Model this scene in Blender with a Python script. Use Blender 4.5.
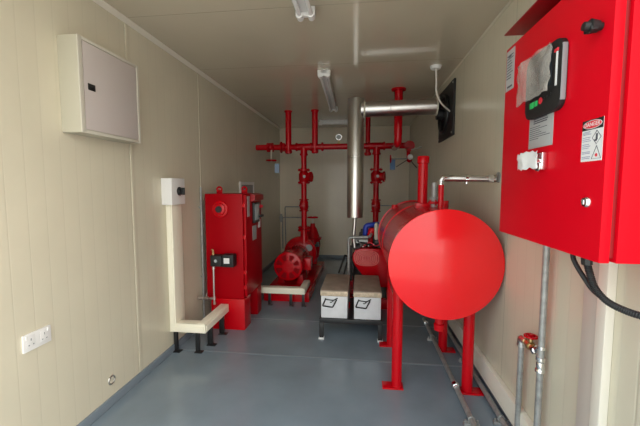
import bpy, bmesh, math, random
from mathutils import Vector, Matrix, noise
PI = math.pi
random.seed(7)
for o in list(bpy.data.objects): bpy.data.objects.remove(o)
SC = bpy.context.scene
COL = SC.collection

# ------------------------------------------------------------ camera
cd = bpy.data.cameras.new('camera'); cam = bpy.data.objects.new('camera', cd); COL.objects.link(cam)
cd.sensor_width = 36.0; cd.lens = 338 / 640 * 36.0
cd.clip_start = 0.02
cam.location = (0, 0, 1.42)
cam.rotation_euler = (math.radians(90 - 4.534), 0, math.radians(6.916))
SC.camera = cam

# ------------------------------------------------------------ world: bright hazy daylight outside the open end
w = bpy.data.worlds.new('daylight'); SC.world = w; w.use_nodes = True
nt = w.node_tree; nt.nodes.clear()
out = nt.nodes.new('ShaderNodeOutputWorld'); bg = nt.nodes.new('ShaderNodeBackground')
tc = nt.nodes.new('ShaderNodeTexCoord'); sp = nt.nodes.new('ShaderNodeSeparateXYZ'); rp = nt.nodes.new('ShaderNodeValToRGB')
nt.links.new(tc.outputs['Generated'], sp.inputs[0]); nt.links.new(sp.outputs['Z'], rp.inputs[0])
rp.color_ramp.elements[0].position = 0.0; rp.color_ramp.elements[0].color = (0.74, 0.72, 0.69, 1)
rp.color_ramp.elements[1].position = 0.8; rp.color_ramp.elements[1].color = (0.95, 0.98, 1.0, 1)
# the haze is brighter on the sun's side (+x)
side = nt.nodes.new('ShaderNodeMapRange'); nt.links.new(sp.outputs['X'], side.inputs['Value'])
side.inputs['From Min'].default_value = -0.8; side.inputs['From Max'].default_value = 0.8
side.inputs['To Min'].default_value = 2.0; side.inputs['To Max'].default_value = 3.9
nt.links.new(side.outputs[0], bg.inputs[1])
tint = nt.nodes.new('ShaderNodeValToRGB'); half = nt.nodes.new('ShaderNodeMapRange'); nt.links.new(sp.outputs['X'], half.inputs['Value'])
half.inputs['From Min'].default_value = -1; half.inputs['From Max'].default_value = 1; nt.links.new(half.outputs[0], tint.inputs[0])
tint.color_ramp.elements[0].color = (0.76, 0.90, 1.0, 1); tint.color_ramp.elements[1].color = (1.0, 0.95, 0.85, 1)
mul = nt.nodes.new('ShaderNodeMix'); mul.data_type = 'RGBA'; mul.blend_type = 'MULTIPLY'; mul.inputs[0].default_value = 1.0
nt.links.new(rp.outputs[0], mul.inputs[6]); nt.links.new(tint.outputs[0], mul.inputs[7])
nt.links.new(mul.outputs[2], bg.inputs[0])
nt.links.new(bg.outputs[0], out.inputs[0])
vs = SC.view_settings
SC.display_settings.display_device = 'sRGB'
vs.view_transform = 'Standard'; vs.look = 'None'; vs.gamma = 1; vs.use_curve_mapping = False
vs.exposure = 0.55

# ------------------------------------------------------------ materials
def mat(name, col, rough=0.5, metal=0.0, spec=0.5, coat=0.0, var=0.0, vscale=8.0, bump=0.0, bscale=60.0, ribs=False, seams=False, trans=0.0, alpha=1.0):
    m = bpy.data.materials.new(name); m.use_nodes = True
    n = m.node_tree; b = n.nodes['Principled BSDF']
    b.inputs['Base Color'].default_value = (*col, 1)
    b.inputs['Roughness'].default_value = rough; b.inputs['Metallic'].default_value = metal
    b.inputs['Specular IOR Level'].default_value = spec
    b.inputs['Coat Weight'].default_value = coat; b.inputs['Coat Roughness'].default_value = 0.06
    b.inputs['Transmission Weight'].default_value = trans
    b.inputs['Alpha'].default_value = alpha
    t = n.nodes.new('ShaderNodeTexCoord')
    colout = None
    if var > 0:
        nz = n.nodes.new('ShaderNodeTexNoise'); nz.inputs['Scale'].default_value = vscale; nz.inputs['Detail'].default_value = 5
        n.links.new(t.outputs['Object'], nz.inputs['Vector'])
        cr = n.nodes.new('ShaderNodeValToRGB')
        cr.color_ramp.elements[0].position = 0.3; cr.color_ramp.elements[1].position = 0.7
        cr.color_ramp.elements[0].color = (*[c * (1 - var) for c in col], 1)
        cr.color_ramp.elements[1].color = (*[min(1, c * (1 + var)) for c in col], 1)
        n.links.new(nz.outputs['Fac'], cr.inputs[0]); colout = cr.outputs[0]
    hts = []
    if ribs or seams:
        s = n.nodes.new('ShaderNodeSeparateXYZ'); n.links.new(t.outputs['Object'], s.inputs[0])
        ax = 'Y' if ribs != 'X' else 'X'
        def pulse(period, width, off):
            a = n.nodes.new('ShaderNodeMath'); a.operation = 'SUBTRACT'; n.links.new(s.outputs[ax], a.inputs[0]); a.inputs[1].default_value = off - 100 * period
            d = n.nodes.new('ShaderNodeMath'); d.operation = 'DIVIDE'; n.links.new(a.outputs[0], d.inputs[0]); d.inputs[1].default_value = period
            f = n.nodes.new('ShaderNodeMath'); f.operation = 'FRACT'; n.links.new(d.outputs[0], f.inputs[0])
            c = n.nodes.new('ShaderNodeMath'); c.operation = 'SUBTRACT'; n.links.new(f.outputs[0], c.inputs[0]); c.inputs[1].default_value = 0.5
            ab = n.nodes.new('ShaderNodeMath'); ab.operation = 'ABSOLUTE'; n.links.new(c.outputs[0], ab.inputs[0])
            mr = n.nodes.new('ShaderNodeMapRange'); mr.inputs['From Min'].default_value = 0.5 - width / period; mr.inputs['From Max'].default_value = 0.5
            mr.inputs['To Min'].default_value = 0; mr.inputs['To Max'].default_value = 1
            n.links.new(ab.outputs[0], mr.inputs['Value']); return mr.outputs[0]
        if ribs:
            r1 = pulse(0.1, 0.006, 0.05); hts.append((r1, 0.25))
        if seams:
            r2 = pulse(1.03, 0.007, 2.2); hts.append((r2, 1.0))
    bout = None
    if hts:
        acc = None
        for h, k in hts:
            mm = n.nodes.new('ShaderNodeMath'); mm.operation = 'MULTIPLY'; n.links.new(h, mm.inputs[0]); mm.inputs[1].default_value = k
            if acc is None: acc = mm.outputs[0]
            else:
                ad = n.nodes.new('ShaderNodeMath'); ad.operation = 'ADD'; n.links.new(acc, ad.inputs[0]); n.links.new(mm.outputs[0], ad.inputs[1]); acc = ad.outputs[0]
        bm_ = n.nodes.new('ShaderNodeBump'); bm_.inputs['Strength'].default_value = 0.5; bm_.inputs['Distance'].default_value = 0.003
        bm_.invert = True
        n.links.new(acc, bm_.inputs['Height']); bout = bm_.outputs[0]
        mx = n.nodes.new('ShaderNodeMix'); mx.data_type = 'RGBA'
        k = n.nodes.new('ShaderNodeMath'); k.operation = 'MULTIPLY'; n.links.new(acc, k.inputs[0]); k.inputs[1].default_value = 0.28; k.use_clamp = True
        n.links.new(k.outputs[0], mx.inputs[0])
        if colout: n.links.new(colout, mx.inputs[6])
        else: mx.inputs[6].default_value = (*col, 1)
        mx.inputs[7].default_value = (*[c * 0.45 for c in col], 1)
        colout = mx.outputs[2]
    if bump > 0:
        nz2 = n.nodes.new('ShaderNodeTexNoise'); nz2.inputs['Scale'].default_value = bscale; nz2.inputs['Detail'].default_value = 3
        n.links.new(t.outputs['Object'], nz2.inputs['Vector'])
        b2 = n.nodes.new('ShaderNodeBump'); b2.inputs['Strength'].default_value = bump; b2.inputs['Distance'].default_value = 0.002
        n.links.new(nz2.outputs['Fac'], b2.inputs['Height'])
        if bout: n.links.new(bout, b2.inputs['Normal'])
        bout = b2.outputs[0]
    if colout: n.links.new(colout, b.inputs['Base Color'])
    if bout: n.links.new(bout, b.inputs['Normal'])
    return m

M = {}
M['wall'] = mat('cream_panel', (0.66, 0.61, 0.48), 0.26, spec=0.45, var=0.04, vscale=2.0, ribs='Y', seams=True, bump=0.05, bscale=3)
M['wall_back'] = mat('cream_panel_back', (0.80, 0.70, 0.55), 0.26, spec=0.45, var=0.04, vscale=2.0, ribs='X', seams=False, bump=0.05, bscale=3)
M['ceiling'] = mat('cream_panel_ceiling', (0.60, 0.54, 0.42), 0.11, spec=0.7, coat=0.2, var=0.03, vscale=2.0, seams=True, bump=0.05, bscale=2)
M['trim'] = mat('cream_trim', (0.80, 0.75, 0.65), 0.35)
M['jamb'] = mat('grey_white_profile', (0.56, 0.50, 0.44), 0.4)
M['floor'] = mat('grey_blue_epoxy', (0.20, 0.25, 0.295), 0.19, spec=0.5, var=0.10, vscale=3.0, bump=0.12, bscale=14)
M['ground'] = mat('pale_concrete', (0.58, 0.55, 0.50), 0.9, var=0.1)
M['kerb'] = mat('grey_blue_kerb', (0.19, 0.23, 0.27), 0.4)
M['seam'] = mat('floor_seam', (0.22, 0.27, 0.31), 0.4)
M['red'] = mat('red_gloss_paint', (0.52, 0.0005, 0.006), 0.22, spec=0.28, coat=0.08, bump=0.03, bscale=40)
M['red_sheet'] = mat('red_powder_coat', (0.66, 0.002, 0.012), 0.38, spec=0.10, coat=0.0, bump=0.05, bscale=200)
M['red_deep'] = mat('deep_red_powder_coat', (0.36, 0.0004, 0.005), 0.36, spec=0.12, bump=0.05, bscale=200)
M['slot_shade'] = mat('slot_shade_red', (0.25, 0.001, 0.004), 0.6, spec=0.1)  # flat dark red for the vent slots; the openings' shade is in the colour
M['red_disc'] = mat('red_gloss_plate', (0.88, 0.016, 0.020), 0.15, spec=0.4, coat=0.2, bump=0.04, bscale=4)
M['red_dark'] = mat('red_oxide_underside', (0.30, 0.004, 0.008), 0.35)
M['red_cast'] = mat('red_cast_paint', (0.48, 0.0008, 0.006), 0.26, spec=0.35, bump=0.1, bscale=120)
M['white'] = mat('white_plastic', (0.80, 0.79, 0.78), 0.35)
M['pinkwhite'] = mat('white_painted_door', (0.56, 0.50, 0.48), 0.35)
M['offwhite'] = mat('offwhite_steel', (0.58, 0.54, 0.44), 0.4)
M['beige_box'] = mat('beige_steel_box', (0.47, 0.44, 0.35), 0.4)
M['beige_rim'] = mat('beige_steel_rim', (0.60, 0.57, 0.49), 0.4)
M['cream'] = mat('cream_trunking', (0.90, 0.85, 0.70), 0.4)
M['black'] = mat('black_paint', (0.012, 0.012, 0.013), 0.4)
M['rubber'] = mat('black_rubber', (0.010, 0.010, 0.011), 0.55)
M['steel'] = mat('brushed_stainless', (0.62, 0.60, 0.575), 0.30, metal=1.0, bump=0.12, bscale=30)
M['galv'] = mat('galvanised_steel', (0.36, 0.36, 0.35), 0.45, metal=0.45, var=0.2, vscale=30)
M['chrome'] = mat('chrome', (0.8, 0.8, 0.8), 0.12, metal=1.0)
M['grey'] = mat('grey_plastic', (0.30, 0.31, 0.32), 0.5)
M['label'] = mat('silver_grey_label', (0.42, 0.42, 0.42), 0.45)
M['print'] = mat('grey_print', (0.09, 0.09, 0.11), 0.6)
M['print_blue'] = mat('blue_grey_print', (0.28, 0.29, 0.42), 0.6)
M['paper'] = mat('white_paper', (0.80, 0.80, 0.80), 0.6)
M['mesh'] = mat('light_red_mesh', (0.75, 0.16, 0.15), 0.35)  # lighter, pinker red than the guard
M['green'] = mat('green_button', (0.03, 0.50, 0.12), 0.4)
M['redbtn'] = mat('red_button', (0.75, 0.03, 0.05), 0.4)
M['screen'] = mat('dark_screen', (0.03, 0.04, 0.05), 0.12)
M['lcd'] = mat('pale_screen', (0.45, 0.50, 0.52), 0.2)
M['card'] = mat('brown_cardboard', (0.30, 0.235, 0.185), 0.7, var=0.15, vscale=12)
M['tape'] = mat('glossy_brown_tape', (0.62, 0.50, 0.36), 0.2, var=0.3, vscale=25)
M['battery'] = mat('white_case', (0.70, 0.70, 0.72), 0.3, var=0.06, vscale=12, bump=0.3, bscale=12)
M['blue'] = mat('blue_hose', (0.02, 0.05, 0.42), 0.35)
M['tag'] = mat('blue_tag', (0.10, 0.20, 0.38), 0.5)
M['pale_blue'] = mat('pale_blue_tag', (0.30, 0.42, 0.60), 0.5)
M['brass'] = mat('brass', (0.55, 0.40, 0.18), 0.3, metal=1.0)
M['tube'] = mat('unlit_tube', (0.85, 0.85, 0.85), 0.2)
M['cable'] = mat('white_cable', (0.75, 0.72, 0.66), 0.4)
M['engine'] = mat('dark_cast_iron', (0.035, 0.03, 0.03), 0.5, bump=0.3, bscale=60)
def film():
    m = bpy.data.materials.new('clear_plastic_film'); m.use_nodes = True
    n = m.node_tree; n.nodes.clear()
    o = n.nodes.new('ShaderNodeOutputMaterial'); mx = n.nodes.new('ShaderNodeMixShader')
    tr = n.nodes.new('ShaderNodeBsdfTransparent'); p = n.nodes.new('ShaderNodeBsdfPrincipled')
    p.inputs['Base Color'].default_value = (0.62, 0.57, 0.52, 1); p.inputs['Roughness'].default_value = 0.16
    nz = n.nodes.new('ShaderNodeTexNoise'); nz.inputs['Scale'].default_value = 9; nz.inputs['Distortion'].default_value = 1.0
    t = n.nodes.new('ShaderNodeTexCoord'); n.links.new(t.outputs['Object'], nz.inputs['Vector'])
    mr = n.nodes.new('ShaderNodeMapRange'); mr.inputs['From Min'].default_value = 0.38; mr.inputs['From Max'].default_value = 0.68
    mr.inputs['To Min'].default_value = 0.22; mr.inputs['To Max'].default_value = 0.50
    n.links.new(nz.outputs['Fac'], mr.inputs['Value']); n.links.new(mr.outputs[0], mx.inputs[0])
    n.links.new(tr.outputs[0], mx.inputs[1]); n.links.new(p.outputs[0], mx.inputs[2]); n.links.new(mx.outputs[0], o.inputs[0])
    return m
M['film'] = film()

# ------------------------------------------------------------ mesh builder
class MB:
    def __init__(s): s.b = bmesh.new()
    def box(s, x0, x1, y0, y1, z0, z1, bev=0.0, mtx=None):
        v = [s.b.verts.new(p) for p in ((x0,y0,z0),(x1,y0,z0),(x1,y1,z0),(x0,y1,z0),(x0,y0,z1),(x1,y0,z1),(x1,y1,z1),(x0,y1,z1))]
        if mtx:
            for q in v: q.co = mtx @ q.co
        fs = [s.b.faces.new([v[i] for i in f]) for f in ((3,2,1,0),(4,5,6,7),(0,1,5,4),(1,2,6,5),(2,3,7,6),(3,0,4,7))]
        if bev > 0:
            es = list({e for f in fs for e in f.edges})
            bmesh.ops.bevel(s.b, geom=es, offset=bev, segments=2, affect='EDGES', profile=0.6)
        return s
    def _frame(s, a):
        a = Vector(a).normalized(); u = a.orthogonal().normalized()
        return a, u, a.cross(u)
    def lathe(s, p, axis, prof, seg=32, cap=True):
        p = Vector(p); a, u, v = s._frame(axis); rings = []
        for t, r in prof:
            r = max(r, 1e-4)
            rings.append([s.b.verts.new(p + a*t + (u*math.cos(2*PI*i/seg) + v*math.sin(2*PI*i/seg))*r) for i in range(seg)])
        for k in range(len(rings)-1):
            A, B = rings[k], rings[k+1]
            for i in range(seg):
                j = (i+1) % seg; s.b.faces.new((A[i], A[j], B[j], B[i]))
        if cap:
            s.b.faces.new(rings[0][::-1]); s.b.faces.new(rings[-1])
        return s
    def cyl(s, p0, p1, r, r1=None, seg=24):
        p0, p1 = Vector(p0), Vector(p1); L = (p1-p0).length
        return s.lathe(p0, p1-p0, [(0, r), (L, r if r1 is None else r1)], seg)
    def flange(s, p, axis, R, th, bolts=0, r=0.006):
        a, u, v = s._frame(axis); p = Vector(p)
        s.lathe(p - a*th/2, a, [(0, R*0.96), (0.003, R), (th-0.003, R), (th, R*0.96)], 28)
        for i in range(bolts):
            q = p + (u*math.cos(2*PI*i/bolts+.3) + v*math.sin(2*PI*i/bolts+.3))*R*0.8
            s.cyl(q - a*(th/2+0.012), q + a*(th/2+0.012), r, seg=6)
        return s
    def tube(s, pts, r, bend=0.0, seg=14, n=6):
        pts = [Vector(p) for p in pts]; path = [pts[0]]
        for i in range(1, len(pts)-1):
            a, b, c = pts[i-1], pts[i], pts[i+1]
            if bend > 0:
                d = min(bend, (a-b).length*.49, (c-b).length*.49)
                s0 = b + (a-b).normalized()*d; s1 = b + (c-b).normalized()*d
                for k in range(n+1):
                    t = k/n; path.append(s0*(1-t)**2 + b*2*t*(1-t) + s1*t*t)
            else: path.append(b)
        path.append(pts[-1])
        return s.sweep(path, r, seg)
    def spline(s, pts, r, seg=12, n=10):
        P = [Vector(p) for p in pts]; P = [P[0]*2-P[1]] + P + [P[-1]*2-P[-2]]; path = []
        for i in range(1, len(P)-2):
            for k in range(n):
                t = k/n
                path.append(0.5*((2*P[i]) + (P[i+1]-P[i-1])*t + (2*P[i-1]-5*P[i]+4*P[i+1]-P[i+2])*t*t + (-P[i-1]+3*P[i]-3*P[i+1]+P[i+2])*t**3))
        path.append(P[-2]); return s.sweep(path, r, seg)
    def sweep(s, path, r, seg):
        rings = []; u = None
        for i, p in enumerate(path):
            t = (path[min(i+1, len(path)-1)] - path[max(i-1, 0)]).normalized()
            if u is None: u = t.orthogonal().normalized()
            u = (u - t*u.dot(t)).normalized(); v = t.cross(u)
            rr = r(i/(len(path)-1)) if callable(r) else r
            rings.append([s.b.verts.new(p + (u*math.cos(2*PI*k/seg) + v*math.sin(2*PI*k/seg))*rr) for k in range(seg)])
        for A, B in zip(rings, rings[1:]):
            for i in range(seg): j = (i+1) % seg; s.b.faces.new((A[i], A[j], B[j], B[i]))
        s.b.faces.new(rings[0][::-1]); s.b.faces.new(rings[-1]); return s
    def torus(s, c, axis, R, r, seg=28, sub=10):
        c = Vector(c); a, u, v = s._frame(axis); rings = []
        for i in range(seg):
            d = u*math.cos(2*PI*i/seg) + v*math.sin(2*PI*i/seg)
            rings.append([s.b.verts.new(c + d*(R + r*math.cos(2*PI*k/sub)) + a*r*math.sin(2*PI*k/sub)) for k in range(sub)])
        for i in range(seg):
            A, B = rings[i], rings[(i+1) % seg]
            for k in range(sub): j = (k+1) % sub; s.b.faces.new((A[k], A[j], B[j], B[k]))
        return s
    def sphere(s, c, r, sc=(1,1,1)):
        m = Matrix.Translation(Vector(c)) @ Matrix.Diagonal((r*sc[0], r*sc[1], r*sc[2], 1))
        bmesh.ops.create_uvsphere(s.b, u_segments=24, v_segments=14, radius=1, matrix=m); return s
    def prism(s, pts, vec, bev=0.0):
        vec = Vector(vec); A = [s.b.verts.new(p) for p in pts]; B = [s.b.verts.new(Vector(p)+vec) for p in pts]; n = len(A)
        fs = [s.b.faces.new(A[::-1]), s.b.faces.new(B)]
        for i in range(n): j = (i+1) % n; fs.append(s.b.faces.new((A[i], A[j], B[j], B[i])))
        if bev > 0:
            es = list({e for f in fs for e in f.edges})
            bmesh.ops.bevel(s.b, geom=es, offset=bev, segments=2, affect='EDGES', profile=0.6)
        return s
    def wheel(s, c, axis, R, r, spokes=5, hub=0.012):
        s.torus(c, axis, R, r); a, u, v = s._frame(axis); c = Vector(c)
        for i in range(spokes):
            d = u*math.cos(2*PI*i/spokes) + v*math.sin(2*PI*i/spokes)
            s.cyl(c, c + d*R, r*0.75, seg=8)
        s.cyl(c - a*0.012, c + a*0.012, hub, seg=14); return s

def build(mb, name, m, parent=None, origin=None, smooth=True):
    bmesh.ops.recalc_face_normals(mb.b, faces=mb.b.faces)
    me = bpy.data.meshes.new(name); off = Vector(origin) if origin is not None else Vector((0,0,0))
    if off.length: bmesh.ops.translate(mb.b, verts=mb.b.verts, vec=-off)
    mb.b.to_mesh(me); mb.b.free()
    if smooth:
        for p in me.polygons: p.use_smooth = True
        me.set_sharp_from_angle(angle=math.radians(35))
    me.materials.append(M[m] if isinstance(m, str) else m)
    o = bpy.data.objects.new(name, me); COL.objects.link(o)
    if parent: o.parent = parent
    elif origin is not None: o.location = off
    return o

class Thing:
    def __init__(s, name, label, cat, loc, group=None):
        s.o = bpy.data.objects.new(name, None); COL.objects.link(s.o); s.loc = Vector(loc); s.o.location = s.loc
        s.o.empty_display_size = 0.1
        s.o['label'] = label; s.o['category'] = cat
        if group: s.o['group'] = group
    def p(s, name, mb, m, parent=None, label=None):
        o = build(mb, name, m, parent or s.o, s.loc)
        if label: o['label'] = label
        return o
def single(name, mb, m, label, cat, loc, group=None):
    o = build(mb, name, m, None, loc); o['label'] = label; o['category'] = cat
    if group: o['group'] = group
    return o
def struct(name, mb, m):
    o = build(mb, name, m); o['kind'] = 'structure'; return o

# ------------------------------------------------------------ the room
XL, XR, YB, YF, ZC = -1.60, 0.90, 6.60, 0.45, 2.55
T = 0.08
struct('floor', MB().box(XL-T, XR+T, YF, YB+T, -0.10, 0.0), 'floor')
struct('ceiling', MB().box(XL-T, XR+T, YF, YB+T, ZC, ZC+T), 'ceiling')
struct('wall_left', MB().box(XL-T, XL, YF, YB+T, 0, ZC), 'wall')
struct('wall_right', MB().box(XR, XR+T, YF, YB+T, 0, ZC), 'wall')
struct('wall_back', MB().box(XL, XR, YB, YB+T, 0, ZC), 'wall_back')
struct('floor_outside', MB().box(-14, 14, -16, YF, -0.22, -0.12), 'ground')
struct('baseboard_left', MB().box(XL, XL+0.015, YF, YB, 0, 0.06, 0.004), 'kerb')
struct('baseboard_right', MB().box(XR-0.012, XR, YF, YB, 0, 0.065, 0.004), 'kerb')
struct('baseboard_back', MB().box(XL+0.015, XR-0.012, YB-0.015, YB, 0, 0.06, 0.004), 'kerb')
struct('trim_1', MB().box(XR-0.035, XR, 1.43, YB, 0.065, 0.20, 0.006), 'trim')
def cove(x, sx):
    return MB().prism([(x, YF, ZC), (x, YF, ZC-0.028), (x+sx*0.006, YF, ZC-0.028), (x+sx*0.028, YF, ZC-0.006), (x+sx*0.028, YF, ZC)], (0, YB-YF, 0))
struct('trim_2', cove(XL, 1), 'trim')
struct('trim_3', MB().prism([(XR, YF, ZC), (XR, YF, ZC-0.012), (XR-0.004, YF, ZC-0.012), (XR-0.012, YF, ZC-0.004), (XR-0.012, YF, ZC)], (0, YB-YF, 0)), 'wall')
# vertical corner post of the door frame on the right wall
struct('trim_4', MB().box(XR-0.022, XR, 1.335, 1.425, 0, ZC, 0.003), 'jamb')
struct('trim_5', MB().box(XR-0.032, XR, 1.285, 1.335, 0, ZC, 0.006), 'trim')
struct('trim_6', MB().box(XL, XL+0.004, 2.20, 2.235, 0.06, ZC-0.028, 0.001).box(XL, XL+0.004, 3.23, 3.25, 0.06, ZC-0.028, 0.001), 'wall')
struct('trim_7', MB().box(XL+0.03, XR-0.03, 2.67, 2.69, 0, 0.0015).box(XL+0.03, XR-0.03, 3.42, 3.435, 0, 0.0015), 'seam')

# ------------------------------------------------------------ left wall
def distribution_board():
    t = Thing('distribution_board', 'large square off-white electrical box with a flush door, high on the left wall', 'electrical box', (XL, 1.91, 1.71))
    x = XL+0.115
    t.p('body', MB().box(XL, x, 1.665, 2.155, 1.708, 2.215, 0.006), 'beige_box')
    # raised frame ring
    f = MB()
    f.box(x, x+0.006, 1.665, 1.693, 1.708, 2.215, 0.002).box(x, x+0.006, 2.135, 2.155, 1.708, 2.215, 0.002)
    f.box(x, x+0.006, 1.693, 2.135, 1.708, 1.725, 0.002).box(x, x+0.006, 1.693, 2.135, 2.198, 2.215, 0.002)
    t.p('door_frame', f, 'beige_rim')
    d = t.p('door', MB().box(x-0.002, x+0.004, 1.697, 2.131, 1.729, 2.194, 0.001), 'pinkwhite')
    t.p('latch', MB().box(x+0.004, x+0.007, 1.722, 1.772, 1.945, 1.98, 0.001).box(x+0.007, x+0.012, 1.73, 1.764, 1.953, 1.972, 0.001), 'black', d, 'small black latch')
distribution_board()

def wall_socket():
    t = Thing('wall_socket', 'white double power socket low on the left wall near the doorway', 'power socket', (XL, 1.447, 0.618))
    pl_ = t.p('faceplate', MB().box(XL, XL+0.010, 1.374, 1.520, 0.620, 0.706, 0.003), 'white')
    for yc in (1.412, 1.482):
        X0, X1 = XL+0.0098, XL+0.0112; t.p('outlet_face', MB().box(XL+0.009, XL+0.0103, yc-0.022, yc+0.022, 0.640, 0.696, 0.0003), 'white', pl_)
        for a, b_, c_, d_ in ((-0.0025, 0.0025, 0.670, 0.681), (-0.015, -0.008, 0.647, 0.652), (0.008, 0.015, 0.647, 0.652)): t.p('pin_hole', MB().box(X0, X1, yc+a, yc+b_, c_, d_), 'grey', pl_)
        t.p('rocker_switch', MB().box(XL+0.010, XL+0.013, yc+0.016 if yc > 1.44 else yc-0.026, yc+0.026 if yc > 1.44 else yc-0.016, 0.682, 0.698, 0.001), 'white', pl_)
wall_socket()

def pipe_sleeve():
    t = Thing('wall_plug', 'small round metal ring let into the left wall just above the floor', 'wall plug', (XL, 1.925, 0.165))
    t.p('ring', MB().torus((XL+0.004, 1.925, 0.165), (1,0,0), 0.026, 0.005), 'steel')
    t.p('cap', MB().lathe((XL, 1.925, 0.165), (1,0,0), [(0, 0.023), (0.004, 0.022), (0.006, 0.015)]), 'offwhite')
pipe_sleeve()

def isolator():
    t = Thing('isolator_switch', 'small white box with a black rotary knob on top of the upright cream trunking', 'switch', (XL, 2.66, 1.268))
    t.p('housing', MB().box(XL, -1.508, 2.555, 2.76, 1.268, 1.485, 0.006), 'white')
    k = MB().lathe((-1.508, 2.665, 1.378), (1,0,0), [(0, 0.036), (0.006, 0.036), (0.009, 0.030), (0.02, 0.028), (0.022, 0.024)])
    t.p('rotary_knob', k.box(-1.49, -1.458, 2.658, 2.672, 1.348, 1.408, 0.003), 'black', label='black rotary knob')
isolator()

def trunking_left():
    t = Thing('cable_trunking', 'cream cable trunking running down the left wall and along to the red cabinet', 'cable trunking', (-1.55, 2.7, 0))
    c = MB()
    c.box(XL+0.001, -1.545, 2.61, 2.76, 0.188, 1.268, 0.002)
    c.box(-1.545, -1.285, 2.61, 2.70, 0.188, 0.262, 0.002)
    c.box(-1.365, -1.285, 2.70, 3.12, 0.188, 0.262, 0.002)
    t.p('channel', c, 'cream')
    l = MB()
    l.box(XL+0.010, -1.555, 2.604, 2.610, 0.200, 1.262, 0.001).box(-1.555, -1.297, 2.604, 2.610, 0.200, 0.240, 0.001)
    l.box(-1.355, -1.295, 2.62, 3.10, 0.262, 0.268, 0.001)
    l.box(-1.285, -1.279, 2.63, 3.09, 0.200, 0.248, 0.001)
    t.p('lid', l, 'cream')
    for (x, y, w_) in ((-1.575, 2.65, 0.03), (-1.385, 2.66, 0.03), (-1.335, 2.80, 0.045), (-1.325, 3.03, 0.045)):
        g = MB().box(x-w_/2, x+w_/2, y-0.004, y+0.02, 0.0, 0.19, 0.001).box(x-w_/2, x+w_/2+0.035, y-0.03, y+0.02, 0, 0.006, 0.001)
        t.p('support_leg', g, 'black')
trunking_left()

def wall_conduit():
    t = Thing('wall_conduit', 'thin grey upright conduit on the left wall behind the red cabinet', 'conduit', (XL+0.02, 3.25, 0.3))
    t.p('pipe', MB().cyl((XL+0.018, 3.20, 0.065), (XL+0.018, 3.20, 1.41), 0.011), 'galv')
    for z in (0.5, 1.2): t.p('clip', MB().box(XL, XL+0.022, 3.18, 3.22, z, z+0.02, 0.002), 'galv')
wall_conduit()

def wall_frame():
    t = Thing('wall_panel', 'small grey panel with a white rim on the left wall beyond the red cabinet', 'wall panel', (XL, 4.6, 1.25))
    f = MB()
    f.box(XL, XL+0.02, 4.32, 4.36, 1.2, 1.48, 0.002).box(XL, XL+0.02, 4.86, 4.90, 1.2, 1.48, 0.002).box(XL, XL+0.02, 4.36, 4.86, 1.44, 1.48, 0.002).box(XL, XL+0.02, 4.36, 4.86, 1.2, 1.24, 0.002)
    t.p('rim', f, 'white'); t.p('plate', MB().box(XL, XL+0.010, 4.36, 4.86, 1.24, 1.44), 'grey')
wall_frame()

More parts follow.
